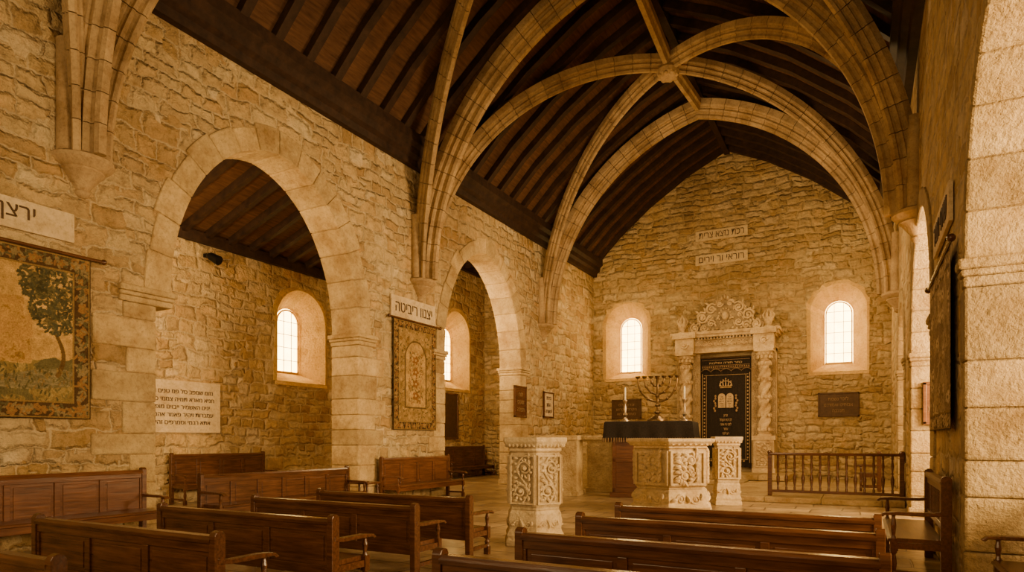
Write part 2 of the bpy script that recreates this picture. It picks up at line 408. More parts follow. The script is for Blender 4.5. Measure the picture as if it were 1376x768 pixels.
# ------------------------------------------------------------ ribs
def rib(P0,P1,zs,za,wd,dp,label,mode='arc',ms=1.):
    P0=Vector(P0);P1=Vector(P1); D=(P1-P0); a=D.length; D.normalize(); h=za-zs
    R=(a*a+h*h)/(2*a); lat=Vector((-D.y,D.x)); seg=20
    ph=math.acos(max(-1,min(1,(a-R)/R)))
    pr=[(-.5,0),(-.5,.34),(-.44,.42),(-.33,.42),(-.30,.50),(-.36,.60),(-.28,.68),(-.17,.68),(-.14,.78),(-.19,.88),(-.12,1.),(.12,1.),(.19,.88),(.14,.78),(.17,.68),(.28,.68),(.36,.60),(.30,.50),(.33,.42),(.44,.42),(.5,.34),(.5,0)]
    pr=[(l*wd,d*dp) for l,d in pr]
    def ring(f):
        if mode=='arc':
            an=pi-(pi-ph)*f; x=R+R*math.cos(an); z=R*math.sin(an); nx=-math.cos(an); nz=-math.sin(an)
        else:
            t=f*pi/2; x=a*(1-math.cos(t)); z=h*math.sin(t); nx=h*math.cos(t); nz=-a*math.sin(t); l=math.hypot(nx,nz); nx/=l; nz/=l
        out=[]
        for l,d in pr:
            px=x+nx*d; q=P0+D*px+lat*l; out.append((q.x,q.y,zs+z+nz*d))
        return out
    mb=MB()
    for s in range(seg):
        f0=s/seg;f1=(s+1)/seg; g=.0008
        mb.loft([ring(f0+g),ring(f0*.67+f1*.33),ring(f0*.33+f1*.67),ring(f1-g)],True,.86+.26*random.random())
    trim(mb,RIBM,label)
YS=[-2.55,5.05,12.7,19.5]; ZS=5.15; ZA=11.3; ZD=10.85
for yv in YS[1:]:
    for xs in (XL-.02,XR+.02): rib((xs,yv),(XC,yv),ZS,ZA,.42,.5,'moulded stone transverse rib of the vault')
for i in range(3):
    ym=(YS[i]+YS[i+1])/2
    for xs in (XL-.02,XR+.02):
        for yv in (YS[i],YS[i+1]):
            if i==0 and yv==YS[0]: continue
            rib((xs,yv),(XC,ym),ZS,ZD,.28,.38,'moulded stone diagonal rib of the vault','ell')
    mb=MB(); mb.lathe([(.1,ZD-.56),(.2,ZD-.52),(.26,ZD-.44),(.28,ZD-.34),(.22,ZD-.26),(.22,ZD-.1)],XC,ym,14)
    for j in range(8): mb.ball((XC+.2*math.cos(j*pi/4),ym+.2*math.sin(j*pi/4),ZD-.48),.07,.07,.045)
    trim(mb,RIBM,'carved stone boss where the vault ribs cross')
mb=MB()
for i in range(3):
    ym=(YS[i]+YS[i+1])/2
    for ya,za_,yb,zb_ in ((YS[i],ZA,ym,ZD),(ym,ZD,YS[i+1],ZA)):
        n=7
        for j in range(n):
            f0=j/n+.001; f1=(j+1)/n-.001; rr=[]
            for f in (f0,f1):
                yy=ya+(yb-ya)*f; zz=za_+(zb_-za_)*f
                rr.append([(XC-.12,yy,zz),(XC-.12,yy,zz-.16),(XC-.08,yy,zz-.2),(XC-.05,yy,zz-.32),(XC+.05,yy,zz-.32),(XC+.08,yy,zz-.2),(XC+.12,yy,zz-.16),(XC+.12,yy,zz)])
            mb.loft(rr,True,.92+.16*random.random())
trim(mb,RIBM,'moulded stone ridge rib of the vault')
for yv in YS[1:]:
    for xs,sg in ((XL,1),(XR,-1)):
        mb=MB(); a0,a1=(-pi/2,pi/2) if sg>0 else (pi/2,3*pi/2)
        z=ZS-.5
        mb.lathe([(.04,z),(.08,z+.03),(.10,z+.07),(.08,z+.1),(.14,z+.18),(.23,z+.30),(.27,z+.33),(.26,z+.36),(.32,z+.39),(.38,z+.45),(.38,z+.5),(.34,z+.53)],xs,yv,15,a0,a1)
        mb.lathe([(.12,z+.5),(.12,z+2.)],xs+sg*.05,yv-.22,12); mb.lathe([(.12,z+.5),(.12,z+2.)],xs+sg*.05,yv+.22,12)
        trim(mb,RIBM,'carved stone corbel carrying vault ribs',smooth=True)

# ------------------------------------------------------------ pews
def pew(name,label,L,H,D,sh,panels,cat='bench',mat=WOOD,arm=.0,openb=False,**kw):
    e=root(name,label,cat,**kw); ah=arm or sh+.2
    b=MB(); z0=(sh+.08 if openb else sh-.12); z1=H-.05; x0=-L/2+.05;x1=L/2-.05
    if openb:
        b.box(x0,x1,-.02,.02,z0,z0+.06).box(x0,x1,-.02,.02,z1-.08,z1)
        nn=int(L/.17)
        for i in range(1,nn): xx=x0+(x1-x0)*i/nn; b.box(xx-.018,xx+.018,-.01,.01,z0+.05,z1-.07)
    else:
        b.box(x0,x1,-.012,.012,z0,z1)
        for ys in (-1,1):
            ya,yb=sorted((ys*.010,ys*.030))
            b.box(x0,x1,ya,yb,z0,z0+.09); b.box(x0,x1,ya,yb,z1-.07,z1)
            for i in range(panels+1):
                xx=x0+(x1-x0)*i/panels; b.box(max(x0,xx-.035),min(x1,xx+.035),ya,yb,z0+.09,z1-.07)
            yc,yd=sorted((ys*.010,ys*.020))
            for i in range(panels):
                xa=x0+(x1-x0)*i/panels+.07; xb=x0+(x1-x0)*(i+1)/panels-.07; b.box(xa,xb,yc,yd,z0+.125,z1-.105)
    b.obj('backrest',mat,e,bevel=.005)
    t=MB(); t.prism([(-.045,H-.055),(-.05,H-.03),(-.035,H-.003),(.035,H-.003),(.05,H-.03),(.045,H-.055)],'x',x0,x1); t.obj('top_rail',mat,e)
    s=MB(); s.prism([(.02,sh-.04),(.02,sh),(D-.03,sh),(D,sh-.012),(D,sh-.03),(D-.03,sh-.04)],'x',x0,x1); s.obj('seat',mat,e)
    ap=MB().box(x0,x1,D-.09,D-.06,sh-.13,sh-.04); ap.obj('apron',mat,e,bevel=.004)
    post=MB(); post.prism([(-.045,0),(-.045,H),(-.03,H+.025),(.0,H+.035),(.03,H+.025),(.045,H),(.045,0)],'x',-.032,.032); pm=post.mesh('back_leg',mat)
    leg=MB(); leg.box(-.03,.03,-.03,.03,0,.1).lathe([(.028,.1),(.02,.12),(.032,sh*.45),(.02,sh-.16),(.028,sh-.14)],0,0,10).box(-.03,.03,-.03,.03,sh-.14,sh-.0)
    leg.lathe([(.024,sh),(.016,sh+.03),(.026,sh+(ah-sh)*.5),(.016,ah-.05),(.026,ah-.02)],0,0,10); lm=leg.mesh('front_leg',mat)
    armm=MB(); armm.prism([(-.02,ah+.02),(.1,ah+.0),(D-.08,ah),(D+.03,ah-.012),(D+.07,ah-.045),(D+.04,ah-.055),(D+.02,ah-.035),(D-.08,ah-.035),(.1,ah-.035),(-.02,ah-.02)],'x',-.038,.038); am=armm.mesh('armrest',mat)
    st=MB().box(-.018,.018,0,D-.05,.09,.13).mesh('stretcher',mat)
    sr=MB().box(-.018,.018,0,D-.05,sh-.1,sh-.04).mesh('side_rail',mat)
    for sx in (-1,1):
        X=sx*(L/2-.03)
        mkobj('back_leg',pm,e,(X,0,0),bevel=.005); mkobj('front_leg',lm,e,(X,D-.05,0)); mkobj('armrest',am,e,(X,0,0),bevel=.006); mkobj('stretcher',st,e,(X,0,0)); mkobj('side_rail',sr,e,(X,0,0))
    return e
pl='dark stained wooden pew with armrests facing the ark'
pw=pew('pew',pl,2.4,.72,.46,.34,3,group='rows of wooden pews',loc=(-5.22,6.5,0))
for y in (5.42,4.25,3.1,2.05): copy_thing(pw,(-5.2,y,0))
for y in (6.5,5.45,4.3,3.25): copy_thing(pw,(-1.06,y,0))
sl='dark wooden settle with panelled back against the stone wall'
s1=pew('settle',sl,2.9,.97,.5,.42,5,mat=WOODR,loc=(-9.1,4.35,0),rz=-90,group='wall settles')
s2=pew('settle',sl,2.6,1.0,.5,.42,4,mat=WOODR,loc=(-9.12,12.35,0),rz=-90,group='wall settles')
s3=pew('settle','dark wooden settle with panelled back in the side aisle',2.5,1.08,.5,.45,4,loc=(-13.15,10.2,0),rz=-90)
s4=pew('settle','long low wooden settle standing in the archway',3.3,.85,.5,.4,6,loc=(-9.0,8.25,0),rz=-90)
s5=pew('settle','very dark wooden settle in the side chapel',3.0,1.15,.5,.42,4,loc=(-13.15,20.7,0),rz=-90)
s6=pew('settle','dark wooden open armed settle below the wall hanging',1.9,1.02,.48,.44,3,openb=True,arm=.70,mat=WOODR,loc=(.69,8.3,0),rz=90)
s7=pew('settle','wooden settle with curved armrest by the arch',1.7,.98,.5,.42,3,loc=(1.42,5.75,0),rz=90)
s8=pew('chair','small wooden armchair behind the railing',.62,.95,.45,.45,1,cat='chair',openb=True,loc=(.35,18.6,.12),rz=90)
st=root('side_table','small dark wooden side table by the pier','table',(-9.0,10.35,0))
MB().box(-.3,.3,-.22,.22,.5,.54).obj('top',WOOD,st,bevel=.006)
lg=MB().lathe([(.03,0),(.02,.06),(.03,.25),(.02,.42),(.03,.5)],0,0,10).mesh('leg',WOOD)
for a in (-.24,.24):
    for b2 in (-.16,.16): mkobj('leg',lg,st,(a,b2,0))

# ------------------------------------------------------------ carved stone
def scroll(mb,cx,cz,r,turn,dirn,y,th,rot=0):
    pts=[];rr=[]
    for i in range(22):
        f=i/21; a=rot+dirn*f*turn*2*pi; q=r*(1-.85*f)
        pts.append((cx+q*math.cos(a),y,cz+q*math.sin(a))); rr.append(th*(1-.4*f))
    mb.tube(pts,rr,6); mb.ball(pts[-1],th*1.5,th*1.2,th*1.5,6,4)
def leaf(mb,x,z,ang,L,w,y):
    pts=[];rr=[]
    for i in range(6):
        f=i/5; a=ang+f*.7; pts.append((x+L*f*math.cos(a),y-w*.5*math.sin(f*pi),z+L*f*math.sin(a))); rr.append(max(.15,math.sin(.35+f*2.6))*w)
    mb.tube(pts,rr,6)
def carve_panel(w,h,y=0,seed=0):
    mb=MB(); b=w*.06
    mb.box(-w/2,w/2,y-.03,y+.02,0,b).box(-w/2,w/2,y-.03,y+.02,h-b,h).box(-w/2,-w/2+b,y-.03,y+.02,b,h-b).box(w/2-b,w/2,y-.03,y+.02,b,h-b)
    n=max(2,int(round(h/w*1.05))); u=(h-2*b)/n; r=min(w*.28,u*.38); th=w*.045; sg=1
    rnd=random.Random(seed+int(w*1000))
    pts=[]
    for i in range(31):
        f=i/30; pts.append((math.sin(f*pi*n)*w*.22,y-.015,b+(h-2*b)*f))
    mb.tube(pts,w*.042,6)
    for i in range(n):
        z=b+u*(i+.5); sg=-1 if i%2 else 1
        scroll(mb,-sg*w*.08,z,r,1.5,sg,y-.02,th,0 if sg>0 else pi)
        mb.ball((-sg*w*.08,y-.015,z),w*.09,.045,w*.09,8,5)
        for j in range(11):
            a=2*pi*j/11+rnd.random()*.6; leaf(mb,-sg*w*.08+r*.8*math.cos(a),z+r*.8*math.sin(a),a,w*rnd.uniform(.12,.2),w*.06,y-.006)
        for sx in (-1,1):
            for zz in (-.42,-.15,.15,.42): leaf(mb,sx*w*.2,z+u*zz,pi/2-sx*(pi/2-rnd.uniform(.2,.9)),w*.2,w*.058,y-.006)
    return mb
def pedestal(name,label,n,R,H,loc,rz,top_over=1.,flare=.94):
    e=root(name,label,'pedestal',loc,rz)
    pr=[(1.02,0),(1.02,.05),(.96,.07),(1.,.10),(.94,.13),(.9,.15),(.92,.24),(.84,.30),(.78,.33)]
    MB().lathe([(R*a*flare,H*z) for a,z in pr[:-2]]+[(R*a,H*z) for a,z in pr[-2:]],0,0,n,rot=pi/n).obj('base',CARVE,e,bevel=.01)
    MB().lathe([(R*.78,H*.33),(R*.78,H*.36),(R*.82,H*.37),(R*.82,H*.84),(R*.79,H*.86)],0,0,n,rot=pi/n,tone=.82).obj('shaft',CARVE,e,bevel=.008)  # darker tone paints shade into the recesses behind the relief
    pr=[(.79,.86),(.86,.875),(.84,.895),(.93,.92),(.99,.945),(1.02,.96),(1.02,.995),(.97,1.),(.5,.997)]
    MB().lathe([(R*a*top_over,H*z) for a,z in pr],0,0,n,rot=pi/n).obj('capital',CARVE,e,bevel=.008)
    ap=R*.82*math.cos(pi/n); fw=2*R*.82*math.sin(pi/n)
    mb=MB()
    for kf in range(n):
        mt=Matrix.Rotation(2*pi*kf/n+pi/2,4,'Z')@Matrix.Translation((0,-ap,H*.385))
        mb.merge(carve_panel(fw*.94,H*.45,0,kf),mt)
        apc=R*.93*top_over*math.cos(pi/n); fc=2*R*.93*math.sin(pi/n)
        for j in range(7):
            mt2=Matrix.Rotation(2*pi*kf/n+pi/2,4,'Z')@Matrix.Translation((fc*(j-3)/7.5,-apc+.005,H*.925))
            mb.merge(MB().ball((0,0,0),fc*.05,.03,H*.02,6,4),mt2)
        mt3=Matrix.Rotation(2*pi*kf/n+pi/2,4,'Z')@Matrix.Translation((0,-R*.91*flare*math.cos(pi/n),H*.16))
        q=MB()
        for sx in (-1,1):
            scroll(q,sx*fw*.2,H*.045,fw*.13,1.3,sx,0,fw*.035,pi)
            leaf(q,sx*fw*.3,H*.03,pi/2-sx*1.,fw*.18,fw*.05,0)
        leaf(q,0,0,pi/2-.35,H*.1,fw*.06,0)
        mb.merge(q,mt3)
    mb.obj('carved_relief',CARVE,e,smooth=True,label='scrolling leafy vine carved in relief')
    return e
pedestal('carved_pedestal','pale hexagonal stone pedestal carved with vine scrolls near the pews',6,.47,1.43,(-3.92,7.95,0),28+2)
pedestal('carved_pedestal','wide pale hexagonal stone reading desk carved with scrolls',6,.92,1.42,(-3.3,12.7,0),12)
pedestal('carved_pedestal','slim square carved stone pillar beside the reading desk',4,.40,1.46,(-2.6,14.65,0),20)
def block(loc,w,d,h,rz,lab):
    e=root('stone_parapet',lab,'parapet',loc,rz)
    MB().box(-w/2,w/2,-d/2,d/2,.1,h-.1,.85).obj('body',ASH,e,bevel=.015)
    MB().box(-w/2-.03,w/2+.03,-d/2-.03,d/2+.03,0,.12,.8).obj('base',ASH,e,bevel=.01)
    MB().box(-w/2-.04,w/2+.04,-d/2-.04,d/2+.04,h-.12,h).obj('coping',ASH,e,bevel=.02)
block((-6.55,15.2,0),.62,.62,1.5,8,'plain pale stone parapet block beside the draped table')
block((-6.15,16.6,0),.7,.5,1.5,0,'plain pale stone parapet block behind the draped table')
block((-7.55,17.6,0),1.6,.45,1.5,0,'plain pale stone low wall beside the draped table')

def slab(x0,x1,y0,y1,z0,z1,lab):
    e=MB(); x=x0
    while x<x1-.01:
        xe=min(x+1.15,x1); e.box(x+.004,xe-.004,y0,y1,z0,z1,.7+.2*random.random()); x=xe
    return e.obj('stone_step',ASH,bevel=.015,label=lab,category='step')
slab(-3.1,.76,15.55,24.05,.001,.12,'low worn stone step below the wooden railing')
slab(-6.5,-3.12,20.6,24.05,.001,.14,'low stone dais in front of the ark')
slab(-6.3,-2.0,21.3,24.05,.142,.3,'upper stone step below the ark')

e=root('railing','dark wooden railing with turned balusters on the step','railing',(-.58,16.0,.12))
MB().prism([(-.05,.92),(-.06,.95),(-.04,.98),(.04,.98),(.06,.95),(.05,.92)],'x',-1.3,1.3).obj('top_rail',WOOD,e)
MB().box(-1.3,1.3,-.03,.03,.08,.14).obj('bottom_rail',WOOD,e,bevel=.006)
pm=MB().box(-.045,.045,-.045,.045,0,.96).lathe([(.05,.96),(.06,.99),(.03,1.03)],0,0,10).mesh('post',WOOD)
for x in (-1.3,1.3): mkobj('post',pm,e,(x,0,0),bevel=.006)
bm_=MB().lathe([(.025,.14),(.025,.2),(.016,.22),(.036,.36),(.038,.42),(.016,.52),(.024,.55),(.016,.58),(.03,.7),(.018,.84),(.025,.86),(.025,.93)],0,0,10).mesh('baluster',WOOD)
for i in range(14): mkobj('baluster',bm_,e,(-1.3+2.6*(i+1)/15,0,0),smooth=True)

e=root('altar_table','brown panelled wooden table draped with a dark fringed cloth','table',(-4.55,15.7,0),6)
b=MB(); b.box(-.85,.85,-.42,.42,.1,1.72)
for xx in (-.85,0,.85): b.box(max(-.87,xx-.06),min(.87,xx+.06),-.45,-.4,.1,1.72)
b.box(-.87,.87,-.45,-.4,.1,.24).box(-.87,.87,-.45,-.4,.85,.95)
b.obj('cabinet_body',WOODR,e,bevel=.008)
MB().box(-.92,.92,-.5,.5,0,.12).obj('plinth',WOODR,e,bevel=.012)
MB().box(-1.0,1.0,-.55,.55,1.72,1.8).obj('table_top',WOOD,e,bevel=.01)
cl=MB(); n=160; per=[]
for i in range(n):
    f=i/n*4; s=int(f); q=f-s; hw,hd=1.04,.6
    P4=[(-hw,-hd),(hw,-hd),(hw,hd),(-hw,hd),(-hw,-hd)]
    per.append((P4[s][0]+(P4[s+1][0]-P4[s][0])*q,P4[s][1]+(P4[s+1][1]-P4[s][1])*q))
def clr(k,z,wv): return [(x*(k+wv*math.sin(i*.83)),y*(k*1.0+wv*2*math.sin(i*.83)),z) for i,(x,y) in enumerate(per)]
cl.loft([clr(.3,1.835,0),clr(.93,1.835,0),clr(.98,1.825,0),clr(1.0,1.79,.002),clr(1.01,1.6,.01),clr(1.03,1.43,.02)],True)
cl.obj('tablecloth',BLACKC,e,smooth=True,label='dark cloth with fringed edge')
fr=MB()
for i,(x,y) in enumerate(per):
    k2=1.03+.04*math.sin(i*.83); k_=1.03+.02*math.sin(i*.83); fr.box(x*k_-.008,x*k_+.008,y*k2-.008,y*k2+.008,1.34,1.44)
fr.obj('fringe',FRINGE,e,kind='stuff')

e=root('menorah','aged bronze seven branched menorah standing on the draped table','candelabrum',(-4.35,15.5,1.84),10)
MB().lathe([(.25,0),(.25,.03),(.17,.08),(.08,.12),(.05,.17),(.08,.21),(.038,.26),(.034,.34),(.07,.38),(.034,.43),(.034,.56),(.06,.61),(.03,.66),(.03,1.0),(.05,1.03)],0,0,14).obj('stem',BRASS,e,smooth=True)
for R in (.155,.31,.465):
    mb=MB(); mb.tube([(R*math.cos(a),0,1.02+R*1.2*math.sin(a)) for a in [pi+pi*i/24 for i in range(25)]],.023,8)
    for i in (4,8,16,20):
        a=pi+pi*i/24; mb.ball((R*math.cos(a),0,1.02+R*1.2*math.sin(a)),.038,.038,.038)
    mb.obj('branch',BRASS,e,smooth=True)
cu=MB().lathe([(.024,0),(.054,.035),(.062,.06),(.045,.06),(.02,.04)],0,0,10).mesh('candle_cup',BRASS)
for i in range(7):
    mkobj('candle_cup',cu,e,((i-3)*.155,0,1.02),smooth=True)
cs=root('candlestick','tall silver candlestick with a white candle on the table','candlestick',(-5.12,15.4,1.84),0,group='candlesticks on the table')
MB().lathe([(.11,0),(.11,.02),(.06,.05),(.03,.1),(.055,.16),(.026,.22),(.04,.32),(.024,.4),(.04,.46),(.06,.5),(.06,.52),(.02,.52)],0,0,14).obj('stem',SILV,cs,smooth=True)
MB().lathe([(.022,.52),(.022,.80),(.014,.82),(.003,.83)],0,0,10).obj('candle',CANDLE,cs,smooth=True)
copy_thing(cs,(-3.74,15.65,1.84))

# ------------------------------------------------------------ ark
AX,AY,AZ=-4.2,23.48,.3
e=root('torah_ark','ornate carved stone ark with twisted columns and scrolled crest','ark',(AX,AY,AZ))
mb=MB()
mb.box(-1.62,-.86,-.0,.58,0,4.2,.8).box(.86,1.62,0,.58,0,4.2,.8).box(-.9,.9,.25,.58,0,4.2,.6)
mb.obj('surround',ARKM,e,bevel=.01)
for sx in (-1,1):
    q=MB(); cx=sx*1.3
    q.box(cx-.36,cx+.36,-.5,.0,0,.14).box(cx-.32,cx+.32,-.46,0,.14,1.08).box(cx-.37,cx+.37,-.5,0,1.08,1.22)
    q.merge(carve_panel(.56,.84),Matrix.Translation((cx,-.47,.18))); q.obj('column_pedestal',ARKM,e,bevel=.006)
    q=MB(); rings=[]; n=24; cyy=-.24
    for i in range(110):
        f=i/109; z=1.36+f*2.35; ring=[]
        for j in range(n):
            a=2*pi*j/n; r=.17*(1+.2*math.cos(3*(a)-f*38)); ring.append((cx+r*math.cos(a),cyy+r*math.sin(a),z))
        rings.append(ring)
    q.loft(rings); q.lathe([(.24,1.22),(.24,1.27),(.18,1.3),(.21,1.33),(.16,1.36)],cx,cyy,16)
    for zz in (1.42,1.9,2.5,3.1,3.62):
        for j in range(10):
            a=j*pi/5; q.ball((cx+.19*math.cos(a),cyy+.19*math.sin(a),zz),.05,.05,.075,6,4)
    q.obj('twisted_column',ARKM,e,smooth=True)
    q=MB(); q.lathe([(.15,3.7),(.2,3.73),(.15,3.76),(.19,3.85),(.23,3.95),(.28,4.02)],cx,cyy,16).box(cx-.3,cx+.3,cyy-.3,.0,4.02,4.1)
    for zz in (3.84,3.96):
        for j in range(10):
            a=2*pi*(j+(zz>3.9)*.5)/10; q.ball((cx+.22*math.cos(a),cyy+.22*math.sin(a),zz),.055,.055,.07,6,4)
    q.obj('capital',ARKM,e,smooth=True)
    q=MB(); xx=sx*.98
    q.merge(carve_panel(.24,3.7),Matrix.Translation((xx,-.02,.3)))
    q.merge(carve_panel(.2,2.7),Matrix.Translation((sx*1.56,-.02,1.3)))
    q.obj('pilaster',ARKM,e)
q=MB()
q.box(-1.62,1.62,-.3,.58,4.1,4.25).box(-1.58,1.58,-.26,.58,4.25,4.55,.75).box(-1.66,1.66,-.36,.58,4.55,4.63).box(-1.74,1.74,-.44,.58,4.63,4.72).box(-1.8,1.8,-.5,.58,4.72,4.82)
for sx in (-1,1): q.box(sx*1.3-.32,sx*1.3+.32,-.52,-.2,4.1,4.6).box(sx*1.3-.4,sx*1.3+.4,-.6,-.2,4.6,4.8)
for j in range(30): q.box(-1.55+j*.1055,-1.55+j*.1055+.05,-.36,-.3,4.56,4.62)
for j in range(10):
    scroll(q,-.85+j*.19,4.4,.09,1.3,(-1)**j,-.28,.028,pi/2); leaf(q,-.94+j*.19,4.33,pi/2,.12,.03,-.27)
for sx in (-1,1): scroll(q,sx*1.3,4.38,.13,1.5,sx,-.54,.04)
q.obj('entablature',ARKM,e,bevel=.006)
q=MB()
half=[(-1.2,4.82),(-1.24,5.02),(-1.1,5.16),(-.94,5.12),(-.88,5.26),(-.94,5.44),(-.82,5.56),(-.66,5.52),(-.6,5.68),(-.46,5.82),(-.32,5.78),(-.2,5.9),(-.08,5.94),(0,6.0)]
poly=half+[(-x,z) for x,z in half[::-1][1:]]
q.prism(poly,'y',-.06,.3,.6)
q.tube([(x,-.08,z) for x,z in poly],.045,6)
for sx in (-1,1):
    scroll(q,sx*1.02,5.0,.17,1.6,-sx,-.14,.045,pi/2); scroll(q,sx*.76,5.34,.19,1.7,sx,-.15,.042,0); scroll(q,sx*.70,4.99,.14,1.5,sx,-.14,.036)
    scroll(q,sx*.45,5.62,.17,1.6,-sx,-.15,.038,pi/2); scroll(q,sx*.46,5.12,.14,1.4,-sx,-.14,.032); scroll(q,sx*.17,5.78,.11,1.4,sx,-.14,.03)
    scroll(q,sx*.5,5.36,.1,1.3,sx,-.14,.026)
    for j in range(8): q.ball((sx*(.12+.14*j),-.12,4.9+.03*(j%2)),.05,.05,.045,6,4)
    for x_,z_,a_ in ((1.15,5.15,.9),(.92,5.2,1.5),(.9,5.5,.7),(.68,5.56,1.3),(.55,5.76,.6),(.3,5.8,1.6),(.3,5.25,2.2),(.62,5.18,1.4),(.28,5.55,.8),(.85,5.05,1.2),(.3,5.0,1.0)): leaf(q,sx*x_,z_,a_ if sx>0 else pi-a_-.7,.15,.04,-.12)
for j in range(14):
    a=2*pi*j/14; q.ball((.2*math.cos(a),-.14,5.36+.25*math.sin(a)),.036,.045,.036,6,4)
q.ball((0,-.1,5.36),.12,.1,.16,10,6)
for j in range(3): q.ball(((j-1)*.1,-.13,6.03-.05*abs(j-1)),.05,.06,.08,6,4)
q.obj('pediment',ARKM,e,smooth=True,label='carved scrolled crest with central cartouche')
for sx in (-1,1):
    q=MB().lathe([(.16,4.8),(.16,4.86),(.07,4.92),(.1,4.96),(.16,5.06),(.14,5.16),(.07,5.2),(.02,5.24)],sx*1.42,-.25,14)
    for j in range(7):
        a=j*2*pi/7; q.tube([(sx*1.42+.1*math.cos(a),-.25+.1*math.sin(a),5.1),(sx*1.42+.17*math.cos(a),-.25+.17*math.sin(a),5.24),(sx*1.42+.1*math.cos(a),-.25+.1*math.sin(a),5.38)],[.05,.055,.02],6)
    q.ball((sx*1.42,-.25,5.36),.07,.07,.12,8,5)
    q.obj('urn_finial',ARKM,e,smooth=True)
c=root('ark_curtain','black velvet ark curtain embroidered with pale gold crown and tablets','curtain',(AX,AY-.02,AZ))
def cloth_grid(w,z0,z1,amp,nf,nx=90,nz=20):
    mb=MB(); vs=[]
    for j in range(nz+1):
        z=z0+(z1-z0)*j/nz
        for i in range(nx+1):
            x=-w/2+w*i/nx; vs.append((x,amp*math.sin(i/nx*2*pi*nf)*(1-.3*j/nz),z))
    fs=[(j*(nx+1)+i,j*(nx+1)+i+1,(j+1)*(nx+1)+i+1,(j+1)*(nx+1)+i) for j in range(nz) for i in range(nx)]
    return mb.add(vs,fs)
cloth_grid(1.72,.15,3.95,.02,9).obj('curtain_panel',BLACKC,c,(0,.1,0),smooth=True)
MB().tube([(-.86,0,3.95),(.86,0,3.95)],.025,8).obj('curtain_rod',BRASS,c,(0,.05,0))
cloth_grid(1.7,3.5,3.93,.015,7).obj('valance',BLACKC,c,(0,.04,0),smooth=True)
f=MB()
for i in range(60):
    x=-.84+i*.0285; dz=.09*abs(math.sin(i/60*pi*5)); f.box(x-.006,x+.006,.0,.015,3.45+dz,3.485+dz)
f.obj('gold_fringe',FRINGE,c,kind='stuff')
g=MB()
for i in range(22):
    x=-.77+i*.0733; g.ball((x,.0,3.62),.026,.014,.026,6,4)
for z in (3.67,3.57,3.86): g.tube([(-.8,.0,z),(.8,.0,z)],.007,6)
g.obj('patterned_band',FRINGE,c,(0,.02,0))
fit_text(c,'כתר תורה ומלכות',1.1,.075,0.0,3.76,GOLD,'embroidered_lettering',.008)
g=MB()
for a,b in (((-.18,2.95),(.18,2.95)),((-.19,2.90),(.19,2.90))): g.tube([(a[0],0,a[1]),(b[0],0,b[1])],.018,6)
for i in range(5):
    x=-.17+.085*i; hgt=.14+.05*(2-abs(i-2)); g.tube([(x*.95,0,2.95),(x*1.15,0,2.95+hgt*.6),(x,0,2.95+hgt)],[.024,.018,.01],6); g.ball((x,0,2.97+hgt),.025,.02,.025,6,4)
g.tube([(-.21*math.cos(a),0,2.95+.18*math.sin(a)) for a in [pi*i/16 for i in range(17)]],.014,6)
g.obj('crown_emblem',GOLD,c,(0,.06,0),smooth=True)
for sx in (-1,1):
    g=MB(); r=.12; cx=sx*.135; poly=[(cx-r,2.2),(cx-r,2.58)]+[(cx+r*math.cos(a),2.58+r*math.sin(a)) for a in [pi-pi*i/8 for i in range(1,8)]]+[(cx+r,2.58),(cx+r,2.2)]
    g.prism(poly,'y',.05,.07); g.obj('tablet_emblem',GOLD,c)
    fit_text(c,'אנכי\nלא יה\nלא תש\nזכור\nכבד',.16,.36,.045,2.42,BLACKC,'embroidered_lettering',.004,cx)
    g=MB()
    for i in range(7): g.ball((sx*(.36+.03*math.sin(i*2)),.05,2.1+i*.085),.035,.014,.045,6,4)
    g.obj('gold_vine',FRINGE,c)
fit_text(c,'זכרון\nלברכת הקהל\nלפני מי אתה\nעומד\nדע לפני',.4,.7,.05,1.62,GOLD,'embroidered_lettering',.006)
g=MB()
for z in (.42,3.34): g.tube([(-.74,.07,z),(.74,.07,z)],.009,6)
for sx in (-1,1):
    g.tube([(sx*.79,.07,.3),(sx*.79,.07,3.4)],.012,6); g.tube([(sx*.66,.07,.42),(sx*.66,.07,3.34)],.007,6)
    for i in range(24): g.ball((sx*.725,.06,.48+i*.12),.026,.014,.03,6,4)
for i in range(12): g.ball((-.6+i*.109,.06,.36),.035,.014,.025,6,4)
g.obj('gold_border',GOLD,c)

# ------------------------------------------------------------ signs
def sign(name,lab,loc,rz,w,h,txt,tw,th,mat=SIGN,ink=INK,cat='sign',border=False,th_=.04):
    e=root(name,lab,cat,loc,rz)
    MB().box(-w/2,w/2,-th_,-.0,-h/2,h/2).obj('panel',mat,e,bevel=.006)
    if border:
        m=MB(); b=.045
        m.box(-w/2-.01,w/2+.01,-th_-.02,0,h/2-b,h/2+.01).box(-w/2-.01,w/2+.01,-th_-.02,0,-h/2-.01,-h/2+b).box(-w/2-.01,-w/2+b,-th_-.02,0,-h/2,h/2).box(w/2-b,w/2+.01,-th_-.02,0,-h/2,h/2)
        m.obj('frame',border,e,bevel=.006)
    if txt: fit_text(e,txt,tw,th,-th_-.004,0,ink)
    return e
sl='pale stone sign with painted Hebrew letters above the tapestry'
sign('hebrew_sign',sl,(XL+.01,4.26,4.2),90,.94,.38,'ירצן',.40,.22).children[-1].location.x=.20
sign('hebrew_sign',sl,(XL+.01,12.42,4.40),90,1.7,.5,'יצנוו דיביטה',1.4,.22)
sign('hebrew_sign','narrow weathered stone sign with Hebrew letters on the gable wall',(-4.45,YB-.03,8.72),0,1.8,.36,'רכת נזצא צרית',1.55,.2,SIGNB)
sign('hebrew_sign','narrow weathered stone sign with Hebrew letters on the gable wall',(-4.45,YB-.03,7.85),0,1.8,.36,'דוראי וד וירים',1.55,.2,SIGNB)
